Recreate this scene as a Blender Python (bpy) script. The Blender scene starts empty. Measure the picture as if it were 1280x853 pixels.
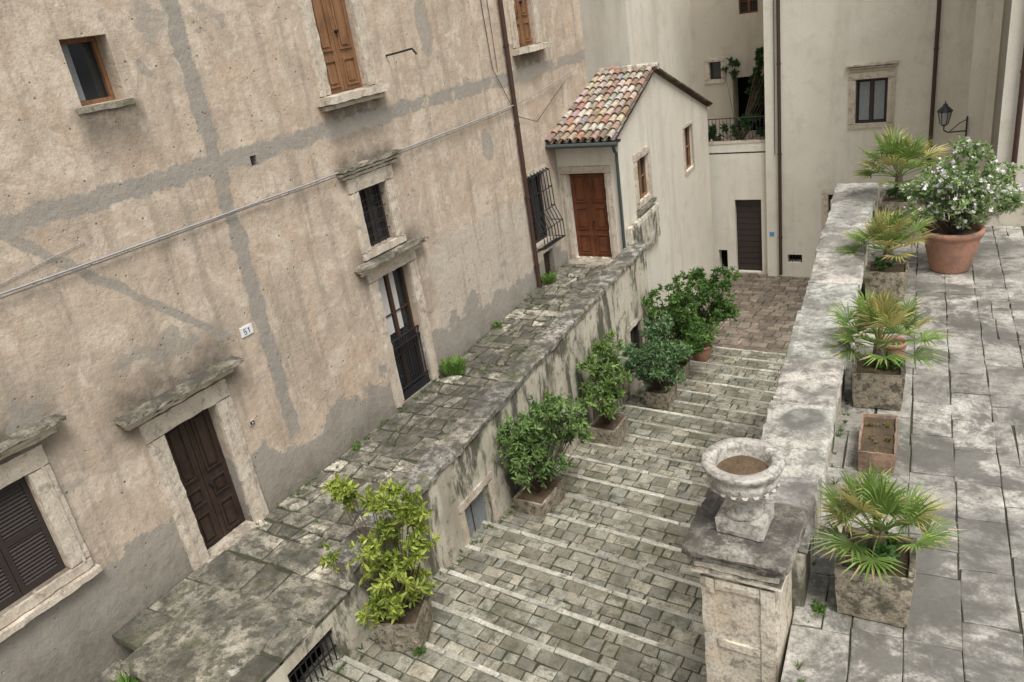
import bpy, math, random
from mathutils import Vector, Matrix, noise
random.seed(7)
R=random.random
def U(a,b): return a+(b-a)*random.random()
LIFT=10.5
sc=bpy.context.scene
sc.view_settings.view_transform='Standard'; sc.view_settings.look='None'; sc.view_settings.exposure=0
# ------------------------------------------------------------------ materials
class G:
    def __init__(s,name):
        s.m=bpy.data.materials.new(name); s.m.use_nodes=True
        s.t=s.m.node_tree; s.p=s.t.nodes['Principled BSDF']
        s.tc=s.t.nodes.new('ShaderNodeTexCoord').outputs['Object']
    def set(s,sock,v):
        if isinstance(v,bpy.types.NodeSocket): s.t.links.new(v,sock)
        elif isinstance(v,(tuple,list)) and len(v)==3 and sock.type=='RGBA': sock.default_value=(*v,1)
        else: sock.default_value=v
    def noise(s,scale,detail=4,rough=.6,dist=0,st=None):
        n=s.t.nodes.new('ShaderNodeTexNoise')
        v=s.tc
        if st:
            mp=s.t.nodes.new('ShaderNodeMapping'); mp.inputs['Scale'].default_value=st; s.set(mp.inputs[0],v); v=mp.outputs[0]
        s.set(n.inputs['Vector'],v); n.inputs['Scale'].default_value=scale; n.inputs['Detail'].default_value=detail
        n.inputs['Roughness'].default_value=rough; n.inputs['Distortion'].default_value=dist
        return n.outputs[0]
    def voro(s,scale,feature='F1'):
        n=s.t.nodes.new('ShaderNodeTexVoronoi'); n.feature=feature; s.set(n.inputs['Vector'],s.tc); n.inputs['Scale'].default_value=scale
        return n.outputs['Distance']
    def mr(s,v,a,b,c=0,d=1):
        n=s.t.nodes.new('ShaderNodeMapRange'); n.interpolation_type='SMOOTHSTEP'
        s.set(n.inputs[0],v)
        if a>b: a,b,c,d=b,a,d,c
        n.inputs[1].default_value=a;n.inputs[2].default_value=b;n.inputs[3].default_value=c;n.inputs[4].default_value=d
        return n.outputs[0]
    def mth(s,op,a,b=0,c=None):
        n=s.t.nodes.new('ShaderNodeMath'); n.operation=op; s.set(n.inputs[0],a); s.set(n.inputs[1],b)
        if c is not None: s.set(n.inputs[2],c)
        return n.outputs[0]
    def mix(s,f,a,b,mode='MIX'):
        n=s.t.nodes.new('ShaderNodeMix'); n.data_type='RGBA'; n.blend_type=mode
        s.set(n.inputs[0],f); s.set(n.inputs[6],a); s.set(n.inputs[7],b); return n.outputs[2]
    def attr(s):
        n=s.t.nodes.new('ShaderNodeAttribute'); n.attribute_name='Col'; return n.outputs['Color']
    def xyz(s):
        n=s.t.nodes.new('ShaderNodeSeparateXYZ'); s.set(n.inputs[0],s.tc); return n.outputs
    def nz(s):
        g=s.t.nodes.new('ShaderNodeNewGeometry'); n=s.t.nodes.new('ShaderNodeSeparateXYZ'); s.set(n.inputs[0],g.outputs['Normal']); return n.outputs[2]
    def fin(s,col,rough=.85,h=None,bs=.4,bd=.02,spec=.3,metal=0):
        s.set(s.p.inputs['Base Color'],col); s.set(s.p.inputs['Roughness'],rough)
        s.p.inputs['Specular IOR Level'].default_value=spec; s.p.inputs['Metallic'].default_value=metal
        if h is not None:
            b=s.t.nodes.new('ShaderNodeBump'); b.inputs['Strength'].default_value=bs; b.inputs['Distance'].default_value=bd
            s.set(b.inputs['Height'],h); s.set(s.p.inputs['Normal'],b.outputs[0])
        return s.m
MAT={}
def facade_mat():
    g=G('old_plaster'); x=g.xyz(); y=x[1]; z=x[2]
    nA=g.noise(.45,4,.6); nB=g.noise(1.6,5,.65); nC=g.noise(9,5,.7); nE=g.noise(.9,5,.62,1.2); nF=g.noise(28,3,.7)
    w=g.mth('MULTIPLY',g.mth('SUBTRACT',g.noise(2.2,6,.72),.5),.40)
    yy=g.mth('ADD',y,w); zz=g.mth('ADD',z,w)
    def band(v,c,hw,soft=.04): return g.mr(g.mth('ABSOLUTE',g.mth('SUBTRACT',v,c)),hw,hw+soft,1,0)
    c=g.mix(g.mr(nA,.38,.62),(.59,.475,.365),(.50,.415,.325))
    c=g.mix(g.mr(nE,.50,.56,0,.8),c,(.65,.55,.44))
    c=g.mix(g.mr(nB,.48,.64,0,.75),c,(.43,.35,.27))
    c=g.mix(g.mr(g.noise(1.1,5,.6,.6),.57,.59,0,.55),c,(.52,.385,.28))
    rp=g.mth('MULTIPLY',g.mr(yy,12.3,12.5),g.mr(g.mth('ADD',zz,g.mth('MULTIPLY',nE,1.6)),-3.6,-3.5,1,0))
    c=g.mix(g.mth('MULTIPLY',rp,.75),c,g.mix(nB,(.48,.43,.355),(.57,.51,.42)))
    stn=g.noise(1.5,5,.65,0,(1,2.4,.2))
    c=g.mix(g.mr(stn,.47,.68,0,.62),c,(.30,.255,.20))
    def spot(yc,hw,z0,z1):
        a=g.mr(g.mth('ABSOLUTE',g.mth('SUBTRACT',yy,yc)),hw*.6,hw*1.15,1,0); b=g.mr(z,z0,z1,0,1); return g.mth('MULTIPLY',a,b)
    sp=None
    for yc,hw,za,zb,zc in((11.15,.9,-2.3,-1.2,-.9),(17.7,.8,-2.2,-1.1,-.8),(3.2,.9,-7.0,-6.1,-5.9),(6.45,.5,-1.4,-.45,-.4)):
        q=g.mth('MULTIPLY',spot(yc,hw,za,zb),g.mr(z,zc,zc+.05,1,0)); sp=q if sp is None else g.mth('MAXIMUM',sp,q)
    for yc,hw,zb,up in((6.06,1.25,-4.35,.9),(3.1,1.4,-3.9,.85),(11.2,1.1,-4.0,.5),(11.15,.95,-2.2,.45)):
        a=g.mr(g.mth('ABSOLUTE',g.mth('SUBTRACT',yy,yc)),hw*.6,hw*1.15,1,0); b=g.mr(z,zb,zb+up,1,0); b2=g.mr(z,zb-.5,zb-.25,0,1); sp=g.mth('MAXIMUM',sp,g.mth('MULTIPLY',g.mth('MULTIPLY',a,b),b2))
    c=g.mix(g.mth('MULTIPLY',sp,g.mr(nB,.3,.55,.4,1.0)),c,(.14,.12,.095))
    v=g.mth('MULTIPLY',band(yy,7.85,.12),g.mr(z,-6.3,-6.1))
    h=g.mth('MULTIPLY',band(zz,-1.5,.12),g.mr(nB,.34,.40))
    dg=g.mth('ADD',zz,g.mth('MULTIPLY',y,.96)); d=g.mth('MULTIPLY',band(dg,2.82,.07),g.mr(y,7.3,7.1,0,.9))
    m=g.mth('MAXIMUM',g.mth('MAXIMUM',v,h),d)
    for (ey,ez,ry,rz) in((15.3,-2.8,.25,.4),(13.65,-.1,.28,.55),(4.7,-7.0,.4,.5)):
        ex=g.mth('POWER',g.mth('DIVIDE',g.mth('ABSOLUTE',g.mth('SUBTRACT',yy,ey)),ry),2); ez_=g.mth('POWER',g.mth('DIVIDE',g.mth('ABSOLUTE',g.mth('SUBTRACT',zz,ez)),rz),2)
        m=g.mth('MAXIMUM',m,g.mr(g.mth('ADD',ex,ez_),.9,1.1,.8,0))
    lz=g.mth('ADD',z,g.mth('MULTIPLY',g.mth('SUBTRACT',g.noise(.75,6,.62),.5),2.6))
    m=g.mth('MAXIMUM',m,g.mr(lz,-6.25,-6.17,1,0))
    m=g.mth('MAXIMUM',m,g.mth('MULTIPLY',g.mr(nA,.655,.665),.7))
    grey=g.mix(nC,(.25,.235,.205),(.36,.335,.295))
    c=g.mix(g.mth('MULTIPLY',m,.9),c,grey)
    c=g.mix(g.mth('MULTIPLY',g.mr(g.mth('ADD',z,g.mth('MULTIPLY',nB,1.4)),-6.6,-5.7,1,0),.75),c,(.14,.13,.105))
    vor=g.voro(5.5); pit=g.mth('MULTIPLY',g.mr(vor,.06,.12,1,0),g.mr(nE,.42,.5)); vor2=g.voro(17); pit2=g.mth('MULTIPLY',g.mr(vor2,.09,.15,1,0),g.mr(nB,.46,.56))
    c=g.mix(g.mth('MULTIPLY',g.mth('MAXIMUM',pit,g.mth('MULTIPLY',pit2,.7)),.85),c,(.19,.135,.09))
    c=g.mix(g.mr(nC,.38,.72,0,.38),c,(.34,.28,.215))
    c=g.mix(g.mr(nF,.42,.7,0,.22),c,(.26,.215,.165))
    hh=g.mth('ADD',g.mth('MULTIPLY',nC,.55),g.mth('MULTIPLY',nB,1.8)); hh=g.mth('SUBTRACT',hh,g.mr(vor,.04,.12,.6,0))
    return g.fin(c,.93,hh,.5,.045,.12)
def plaster(name,a,b,stain,amt=.5,mold=0,topz=0):
    g=G(name); nA=g.noise(.35,4,.6); nB=g.noise(1.8,5,.65); nD=g.noise(24,3,.7)
    c=g.mix(g.mr(nA,.35,.65),a,b)
    c=g.mix(g.mr(g.noise(1.1,5,.65,0,(1.4,1.4,.18)),.48,.72,0,amt),c,stain)
    c=g.mix(g.mr(nB,.5,.7,0,amt*.7),c,stain)
    if mold:
        c=g.mix(g.mr(g.noise(1.0,7,.72,.3,(1.5,1.5,.5)),.47,.57,0,mold),c,(.055,.055,.042))
        c=g.mix(g.mr(g.noise(2.6,5,.7),.53,.65,0,mold*.8),c,(.10,.105,.055))
    c=g.mix(g.mr(nD,.4,.7,0,.2),c,stain)
    return g.fin(c,.92,g.mth('ADD',nB,g.mth('MULTIPLY',nD,.25)),.4,.03,.15)
def stone(name,a,b,dark=(.07,.065,.055),lich=.5,top=.5,rough=.85,attr=False,sc=1,spec=.3,bs=.5,thr=.52,big=0,circ=None,moss=0,bigc=None,bigt=.49):
    g=G(name); nA=g.noise(2*sc,4,.65); nB=g.noise(7*sc,5,.72); nD=g.noise(38,4,.75)
    c=g.mix(g.mr(nA,.35,.65),a,b)
    if attr: c=g.mix(1.0,c,g.attr(),'MULTIPLY')
    c=g.mix(g.mr(nB,thr,thr+.13,0,lich),c,dark)
    c=g.mix(g.mr(nD,.43,.66,0,lich*.75),c,dark)
    if big:
        f=g.mr(g.noise(.8,7,.76,.4),bigt,bigt+.09,0,big); c=g.mix(f,c,bigc or dark)
    if moss: c=g.mix(g.mr(g.noise(1.3,6,.72,.2),.53,.63,0,moss),c,(.075,.085,.03))
    if top:
        f=g.mth('MULTIPLY',g.mr(g.nz(),.5,.9),g.mr(g.noise(1.7*sc,6,.75),.40,.60,0,top)); c=g.mix(f,c,dark)
    if circ:
        x=g.xyz(); dx=g.mth('POWER',g.mth('ABSOLUTE',g.mth('SUBTRACT',x[0],circ[0])),2); dy=g.mth('POWER',g.mth('ABSOLUTE',g.mth('SUBTRACT',x[1],circ[1])),2)
        rr=g.mth('ADD',g.mth('SQRT',g.mth('ADD',dx,dy)),g.mth('MULTIPLY',nB,.06)); f=g.mth('MULTIPLY',g.mr(rr,.19,.25,1,0),g.mr(nB,.35,.6,.6,1)); c=g.mix(f,c,(.13,.125,.11))
    r=rough if not isinstance(rough,tuple) else g.mr(nA,.35,.65,rough[0],rough[1])
    return g.fin(c,r,g.mth('ADD',nB,g.mth('MULTIPLY',nD,.5)),bs,.015,spec)
def wood(name,a,b,axis='z',rough=.55):
    g=G(name); st={'z':(14,14,.8),'y':(14,.8,14)}[axis]
    n=g.noise(1.5,4,.7,.3,st); c=g.mix(g.mr(n,.3,.7),a,b); c=g.mix(g.mr(g.noise(3,4,.7),.45,.7,0,.55),c,tuple(v*.5 for v in a))
    return g.fin(c,rough,n,.3,.004,.3)
def plain(name,a,rough=.5,metal=0,var=.3,spec=.4):
    g=G(name); n=g.noise(12,4,.7); c=g.mix(g.mr(n,.3,.7,0,var),a,tuple(v*.45 for v in a)); return g.fin(c,rough,n,.15,.004,spec,metal)
def leafmat(name,rough=.45):
    g=G(name); c=g.attr(); g.fin(c,rough,None,spec=.35)
    tr=g.t.nodes.new('ShaderNodeBsdfTranslucent'); g.set(tr.inputs[0],c); mx=g.t.nodes.new('ShaderNodeMixShader'); mx.inputs[0].default_value=.35
    out=[n for n in g.t.nodes if n.type=='OUTPUT_MATERIAL'][0]
    g.set(mx.inputs[1],g.p.outputs[0]); g.set(mx.inputs[2],tr.outputs[0]); g.set(out.inputs[0],mx.outputs[0]); return g.m
MAT['facade']=facade_mat()
MAT['cream']=plaster('cream_plaster',(.72,.68,.58),(.66,.61,.52),(.44,.40,.33),.4)
MAT['cream_far']=plaster('far_cream_plaster',(.70,.665,.57),(.64,.60,.51),(.44,.40,.33),.42)
MAT['tan_far']=plaster('far_tan_plaster',(.56,.51,.42),(.50,.455,.375),(.35,.31,.25),.5)
MAT['mold']=plaster('mouldy_plaster',(.62,.57,.46),(.52,.48,.39),(.31,.28,.215),.8,.88)
MAT['trav']=stone('travertine_trim',(.62,.55,.45),(.52,.445,.35),(.17,.14,.105),.5,.8)
MAT['travd']=stone('weathered_cornice',(.36,.32,.255),(.26,.235,.18),(.065,.06,.048),.75,.95,moss=.45)
MAT['cap']=stone('parapet_stone',(.58,.555,.50),(.45,.43,.385),(.12,.112,.095),.7,.72,.75,True,thr=.49,circ=(-1.28,6.42),bs=.6,big=.4,bigc=(.17,.16,.14),bigt=.52)
MAT['capl']=stone('mossy_coping_stone',(.36,.34,.29),(.25,.235,.195),(.06,.056,.045),.8,.85,.8,thr=.46,moss=.6,attr=True)
MAT['ped']=stone('pedestal_stone',(.70,.63,.51),(.56,.46,.34),(.085,.08,.065),.6,.97,.8)
MAT['capd']=stone('mossy_cap_stone',(.33,.305,.26),(.20,.185,.155),(.055,.05,.04),.8,.85,.8,thr=.47,moss=.3)
MAT['urn']=stone('urn_stone',(.58,.54,.48),(.46,.43,.375),(.12,.11,.09),.65,.4,.8,sc=2.2,thr=.49)
MAT['planter']=stone('planter_stone',(.46,.395,.30),(.30,.255,.19),(.06,.055,.04),.8,.6,.85,sc=1.6,thr=.48,moss=.45)
MAT['terr']=stone('terrace_stone',(.52,.50,.46),(.38,.365,.33),(.10,.095,.08),.65,.55,(.3,.65),True,.6,.45,thr=.50,big=.85,bigc=(.115,.108,.092),bigt=.475)
MAT['sett']=stone('stair_sett_stone',(.43,.405,.335),(.32,.30,.245),(.085,.082,.06),.7,.4,(.3,.62),True,.8,.45,thr=.49,big=.5,moss=.45,bigc=(.11,.108,.075))
MAT['nose']=stone('step_edge_stone',(.68,.65,.57),(.54,.51,.44),(.15,.14,.11),.65,.45,.6,True,1,thr=.50)
MAT['walk']=stone('walkway_stone',(.42,.39,.325),(.26,.243,.198),(.05,.048,.037),.75,.7,(.3,.7),True,.9,.45,thr=.47,big=.55,moss=.55)
MAT['cobble']=stone('alley_cobble_stone',(.26,.22,.175),(.19,.16,.13),(.06,.05,.042),.55,.4,(.3,.6),True,1,moss=.2)
MAT['dirt']=stone('joint_dirt',(.065,.07,.038),(.045,.045,.027),(.025,.025,.018),.5,0,.95)
MAT['wood']=wood('brown_wood',(.20,.10,.048),(.28,.15,.075))
MAT['woodd']=wood('dark_wood',(.034,.021,.016),(.055,.036,.027))
MAT['woodr']=wood('red_door_wood',(.12,.04,.018),(.18,.065,.028))
MAT['shut']=plain('dark_shutter_paint',(.04,.03,.026),.6)
MAT['grey']=plain('grey_paint',(.24,.26,.27),.6)
MAT['black']=plain('black_iron',(.018,.018,.02),.5)
MAT['pipe']=plain('brown_copper_pipe',(.065,.035,.025),.5)
MAT['green']=plain('green_gutter',(.06,.075,.07),.5)
MAT['cable']=plain('cable_grey',(.34,.34,.34),.7)
MAT['white']=plain('white_enamel',(.75,.75,.74),.35,0,.1)
MAT['ink']=plain('sign_ink',(.03,.04,.12),.5)
MAT['blue']=plain('blue_enamel',(.1,.3,.5),.4)
MAT['terra']=stone('terracotta',(.44,.23,.15),(.35,.19,.13),(.19,.13,.10),.5,.2,.85,thr=.5)
MAT['terrao']=stone('old_terracotta',(.38,.24,.165),(.28,.18,.125),(.12,.10,.08),.65,.3,.9,thr=.47)
MAT['soil']=stone('soil',(.14,.095,.055),(.085,.06,.038),(.025,.02,.014),.6,.3,.95)
MAT['curtain']=plain('curtain_cloth',(.55,.53,.5),.9,0,.15)
g=G('window_glass'); g.fin((.022,.025,.027),.06,None,spec=.6); MAT['glass']=g.m
g=G('lamp_glass'); g.fin((.3,.31,.3),.1,None,spec=.6); MAT['lglass']=g.m
g=G('interior_dark'); g.fin((.008,.007,.006),.9,None,spec=0); MAT['void']=g.m
MAT['leaf']=leafmat('leaf_green'); MAT['palm']=leafmat('palm_leaf',.4)
MAT['bark']=stone('bark',(.13,.10,.07),(.09,.07,.05),(.03,.025,.02),.5,0,.9)
MAT['petal']=plain('white_petal',(.8,.78,.76),.6,0,.1)
g=G('roof_tile_clay'); nb=g.noise(9,5,.7); c=g.mix(1.0,g.mix(g.mr(nb,.35,.65),(1,1,1),(.72,.70,.66)),g.attr(),'MULTIPLY'); c=g.mix(g.mr(nb,.50,.60,0,.5),c,(.15,.13,.105)); g.fin(c,.85,nb,.5,.01); MAT['tile']=g.m
g=G('earth_ground'); nb=g.noise(.2,5,.7); g.fin(g.mix(nb,(.17,.15,.11),(.12,.12,.08)),.95,nb,.3,.05); MAT['earth']=g.m
# ------------------------------------------------------------------ mesh builder
class Frame:
    def __init__(s,o,Ud,Nd): s.o=Vector(o); s.U=Vector(Ud).normalized(); s.N=Vector(Nd).normalized()
    def P(s,u,v,d): return s.o+s.U*u+Vector((0,0,v))+s.N*d
WF=Frame((0,0,0),(1,0,0),(0,1,0))
def ptr(p,amt,sc=6.0):
    if not amt: return p
    n=noise.noise_vector(p*sc)*amt + noise.noise_vector(p*sc*3.1)*amt*.45
    return p+n
class MB:
    def __init__(s): s.v=[];s.f=[];s.m=[];s.c=[];s.sm=[]
    def add(s,vs,fs,mat,col=(1,1,1),smooth=False):
        b=len(s.v); s.v+= [tuple(v) for v in vs]
        for f in fs: s.f.append([b+i for i in f]); s.m.append(mat); s.c.append(col); s.sm.append(smooth)
    def box(s,F,u0,u1,v0,v1,d0,d1,mat,seg=None,rough=0,wear=0,col=(1,1,1)):
        if seg is None:
            P=F.P; vs=[P(u,v,d) for u in(u0,u1) for v in(v0,v1) for d in(d0,d1)]
            s.add(vs,[(0,1,3,2),(4,6,7,5),(0,4,5,1),(2,3,7,6),(0,2,6,4),(1,5,7,3)],mat,col); return
        n=[max(1,int(round(abs(b-a)/seg))) for a,b in((u0,u1),(v0,v1),(d0,d1))]
        lo=(u0,v0,d0); hi=(u1,v1,d1); key={}; vs=[]; fs=[]
        def vid(i,j,k):
            q=(i,j,k)
            if q in key: return key[q]
            c=[lo[a]+(hi[a]-lo[a])*q[a]/n[a] for a in range(3)]
            ext=[q[a] in(0,n[a]) for a in range(3)]
            if wear and sum(ext)>=2:
                base=F.P(*c); w=wear*(.35+1.3*abs(noise.noise(base*5)))
                for a in range(3):
                    if ext[a]: c[a]+= w if (q[a]==0)==(hi[a]>lo[a]) else -w
            vs.append(ptr(F.P(*c),rough)); key[q]=len(vs)-1; return key[q]
        for ax in range(3):
            a,b=[x for x in range(3) if x!=ax]
            for e in(0,n[ax]):
                for i in range(n[a]):
                    for j in range(n[b]):
                        qs=[]
                        for di,dj in((0,0),(1,0),(1,1),(0,1)):
                            q=[0,0,0]; q[ax]=e;q[a]=i+di;q[b]=j+dj; qs.append(vid(*q))
                        fs.append(qs)
        s.add(vs,fs,mat,col)
    def w(s,x0,x1,y0,y1,z0,z1,mat,**k): s.box(WF,x0,x1,z0,z1,y0,y1,mat,**k)
    def wall(s,F,u0,u1,v0,v1,ops,depth,mat,rev=None):
        us=sorted(set([u0,u1]+[q for o in ops for q in o[:2]])); vs_=sorted(set([v0,v1]+[q for o in ops for q in o[2:4]]))
        for i in range(len(us)-1):
            for j in range(len(vs_)-1):
                cu=(us[i]+us[i+1])/2; cv=(vs_[j]+vs_[j+1])/2
                if any(o[0]<cu<o[1] and o[2]<cv<o[3] for o in ops): continue
                s.add([F.P(us[i],vs_[j],0),F.P(us[i+1],vs_[j],0),F.P(us[i+1],vs_[j+1],0),F.P(us[i],vs_[j+1],0)],[(0,1,2,3)],mat)
        for o in ops:
            a,b,c,d=o[:4]
            q=[F.P(a,c,0),F.P(b,c,0),F.P(b,d,0),F.P(a,d,0)]; r=[F.P(a,c,-depth),F.P(b,c,-depth),F.P(b,d,-depth),F.P(a,d,-depth)]
            s.add(q+r,[(0,1,5,4),(1,2,6,5),(2,3,7,6),(3,0,4,7)],rev or mat)
            s.add(r,[(0,1,2,3)],'void')
    def cyl(s,p,q,r0,r1=None,n=8,mat='black',col=(1,1,1),cap=True):
        r1=r0 if r1 is None else r1; p=Vector(p);q=Vector(q); d=(q-p).normalized()
        a=d.cross(Vector((0,0,1)) if abs(d.z)<.9 else Vector((1,0,0))).normalized(); b=d.cross(a)
        vs=[];fs=[]
        for k in range(n):
            t=2*math.pi*k/n; o=a*math.cos(t)+b*math.sin(t); vs+= [p+o*r0,q+o*r1]
        for k in range(n): j=(k+1)%n; fs.append((2*k,2*j,2*j+1,2*k+1))
        if cap: fs+= [tuple(range(0,2*n,2)),tuple(range(1,2*n,2))]
        s.add(vs,fs,mat,col,n>6 and not cap)
    def path(s,pts,r,n=6,mat='black',col=(1,1,1)):
        for a,b in zip(pts[:-1],pts[1:]): s.cyl(a,b,r,r,n,mat,col)
    def lathe(s,c,prof,n,mat,col=(1,1,1),rough=0):
        vs=[];fs=[];c=Vector(c)
        for r,z in prof:
            for k in range(n):
                t=2*math.pi*k/n; vs.append(ptr(c+Vector((r*math.cos(t),r*math.sin(t),z)),rough,9))
        for i in range(len(prof)-1):
            for k in range(n):
                j=(k+1)%n; fs.append((i*n+k,i*n+j,(i+1)*n+j,(i+1)*n+k))
        s.add(vs,fs,mat,col,True)
    def stone(s,cs,zs,th,ch,mat,col):
        c=sum((Vector((p[0],p[1],0)) for p in cs),Vector())/len(cs); n=len(cs)
        top=[];mid=[];bot=[]
        for p,z in zip(cs,zs):
            p=Vector((p[0],p[1],0)); d=(c-p); L=d.length or 1; q=p+d/L*ch*1.6
            top.append(Vector((q.x,q.y,z))); mid.append(Vector((p.x,p.y,z-ch*.6))); bot.append(Vector((p.x,p.y,z-th)))
        fs=[tuple(range(n))]
        for i in range(n):
            j=(i+1)%n; fs.append((i,j,n+j,n+i)); fs.append((n+i,n+j,2*n+j,2*n+i))
        s.add(top+mid+bot,fs,mat,col)
    def build(s,name,parent=None,bevel=0):
        me=bpy.data.meshes.new(name); me.from_pydata(s.v,[],s.f)
        names=sorted(set(s.m)); idx={n:i for i,n in enumerate(names)}
        for n in names: me.materials.append(MAT[n])
        me.polygons.foreach_set('material_index',[idx[m] for m in s.m]); me.polygons.foreach_set('use_smooth',s.sm)
        at=me.color_attributes.new('Col','FLOAT_COLOR','CORNER'); buf=[]
        for f,c in zip(s.f,s.c): buf+= [c[0],c[1],c[2],1.0]*len(f)
        at.data.foreach_set('color',buf); me.update()
        o=bpy.data.objects.new(name,me); sc.collection.objects.link(o)
        if parent: o.parent=parent
        if bevel:
            b=o.modifiers.new('bevel','BEVEL'); b.width=bevel; b.segments=2; b.limit_method='ANGLE'
        return o
def empty(name):
    e=bpy.data.objects.new(name,None); sc.collection.objects.link(e); return e
def gc(a,b,tint=.04):
    k=U(a,b); return (k*(1+U(-tint,tint)),k,k*(1+U(-tint,tint)))
# ------------------------------------------------------------------ window kits
def frame_trim(mb,F,u0,u1,v0,v1,w=.28,bottom=True,top=True,out=.05,mat='trav',ins=.12):
    k=dict(seg=.11,rough=.012,wear=.014)
    mb.box(F,u0-w,u0,v0,v1,-ins,out,mat,**k); mb.box(F,u1,u1+w,v0,v1,-ins,out,mat,**k)
    mb.box(F,u0-w+.09,u0-w+.12,v0,v1,out-.01,out+.018,mat); mb.box(F,u1+w-.12,u1+w-.09,v0,v1,out-.01,out+.018,mat)
    if top:
        mb.box(F,u0-w,u1+w,v1+.003,v1+w,-ins,out+.004,mat,**k)
    if bottom: mb.box(F,u0-w,u1+w,v0-.15,v0-.003,-ins,out+.004,mat,**k)
def cornice(mb,F,u0,u1,v,mat='travd',out=.24):
    k=dict(seg=.1,rough=.018,wear=.022)
    mb.box(F,u0+.10,u1-.10,v-.20,v-.122,-.02,out*.4,'trav',**k)
    mb.box(F,u0+.04,u1-.04,v-.12,v-.052,-.02,out*.7,'trav',**k)
    mb.box(F,u0,u1,v-.05,v+.03,-.02,out,mat,**k)
def casement(mb,F,u0,u1,v0,v1,d,nx=2,ny=3,mat='wood',leaves=2,curtain=False):
    mb.box(F,u0,u1,v0,v1,-d-.02,-d,'glass')
    fw=.055
    mb.box(F,u0,u0+fw,v0,v1,-d,-d+.06,mat); mb.box(F,u1-fw,u1,v0,v1,-d,-d+.06,mat)
    mb.box(F,u0+fw,u1-fw,v0,v0+fw,-d,-d+.058,mat); mb.box(F,u0+fw,u1-fw,v1-fw,v1,-d,-d+.058,mat)
    for i in range(1,nx):
        u=u0+(u1-u0)*i/nx; w=.045 if (leaves==2 and i*2==nx) else .016
        mb.box(F,u-w,u+w,v0+fw,v1-fw,-d,-d+.052,mat)
    for j in range(1,ny):
        v=v0+(v1-v0)*j/ny; mb.box(F,u0+fw,u1-fw,v-.014,v+.014,-d,-d+.04,mat)
def panel_door(mb,F,u0,u1,v0,v1,d,mat,leaves=2,rows=(.0,.32,.62,1.0)):
    mb.box(F,u0,u1,v0,v1,-d-.06,-d,mat); W=(u1-u0)/leaves
    for i in range(leaves):
        a=u0+W*i; mb.box(F,a+.006,a+W-.006,v0+.01,v1-.006,-d,-d+.02,mat)
        for j in range(len(rows)-1):
            p=v0+(v1-v0)*rows[j]+.09; q=v0+(v1-v0)*rows[j+1]-.06
            b0=a+.09;b1=a+W-.09
            mb.box(F,b0,b1,p,p+.03,-d+.02,-d+.05,mat); mb.box(F,b0,b1,q-.03,q,-d+.02,-d+.05,mat)
            mb.box(F,b0,b0+.03,p+.03,q-.03,-d+.02,-d+.05,mat); mb.box(F,b1-.03,b1,p+.03,q-.03,-d+.02,-d+.05,mat)
            mb.box(F,b0+.07,b1-.07,p+.07,q-.07,-d+.02,-d+.04,mat)
    mb.cyl(F.P((u0+u1)/2+.07,v0+1.0,-d+.02),F.P((u0+u1)/2+.07,v0+1.0,-d+.09),.025,.03,8,'black')
def louvers(mb,F,u0,u1,v0,v1,d,mat='shut'):
    mb.box(F,u0,u1,v0,v1,-d-.05,-d-.03,'void'); W=(u1-u0)/2
    for i in range(2):
        a=u0+W*i; f=.07
        mb.box(F,a+.004,a+f,v0,v1,-d-.03,-d+.02,mat); mb.box(F,a+W-f,a+W-.004,v0,v1,-d-.03,-d+.02,mat)
        for vv in (v0,(v0+v1)/2-.04,v1-.09): mb.box(F,a+f,a+W-f,vv,vv+.09,-d-.03,-d+.018,mat)
        v=v0+.1
        while v<v1-.1:
            P=F.P; mb.add([P(a+f,v,-d+.012),P(a+W-f,v,-d+.012),P(a+W-f,v+.045,-d-.025),P(a+f,v+.045,-d-.025),P(a+f,v-.01,-d+.008),P(a+W-f,v-.01,-d+.008)],[(0,1,2,3),(0,1,5,4)],mat); v+=.052
# ================================================================== LEFT HOUSE
FA=Frame((-10,0,0),(0,1,0),(1,0,0))
house=empty('plastered_stone_house')
mb=MB()
ops=[(6.1,6.75,-.36,.45),(10.6,11.6,-.93,1.1),(17.3,18.2,-.9,1.1),(10.72,11.5,-3.8,-2.67),(10.69,11.7,-7.1,-4.39),(5.61,6.54,-7.2,-4.9),(2.6,3.76,-5.9,-4.42),(16.75,17.75,-5.75,-3.95),(17.15,17.7,-7.0,-6.05),(8.5,8.63,-1.69,-1.53)]
mb.wall(FA,-3,20.9,-11,4.2,ops,.4,'facade')
mb.add([(-10,20.9,-11),(-20,20.9,-11),(-20,20.9,4.2),(-10,20.9,4.2),(-10,-3,-11),(-20,-3,-11),(-20,-3,4.2),(-10,-3,4.2)],[(0,1,2,3),(4,5,6,7),(1,5,6,2)],'facade')
mb.build('walls',house)
mb=MB(); mb.w(-20.6,-9.4,-3.6,21.4,4.2,4.4,'tile',col=(.36,.2,.13)); mb.add([(-20.6,-3.6,4.4),(-9.4,-3.6,4.4),(-9.4,21.4,4.4),(-20.6,21.4,4.4),(-15,-3.6,6.2),(-15,21.4,6.2)],[(0,3,5,4),(1,2,5,4),(0,1,4),(3,2,5)],'tile',(.36,.2,.13)); mb.build('roof',house)
mb=MB()
frame_trim(mb,FA,10.6,11.6,-.93,1.1,.3,False)
mb.box(FA,10.2,12.0,-1.08,-.935,-.1,.22,'trav',seg=.1,rough=.012,wear=.015); mb.box(FA,10.3,11.9,-1.17,-1.083,-.1,.12,'trav',seg=.1,rough=.01,wear=.01)
frame_trim(mb,FA,17.3,18.2,-.9,1.1,.28,False); mb.box(FA,16.95,18.55,-1.05,-.905,-.1,.2,'trav',seg=.1,rough=.012,wear=.015)
frame_trim(mb,FA,10.72,11.5,-3.8,-2.67,.27,True)
cornice(mb,FA,10.25,12.05,-2.2,'travd',.2)
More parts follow.
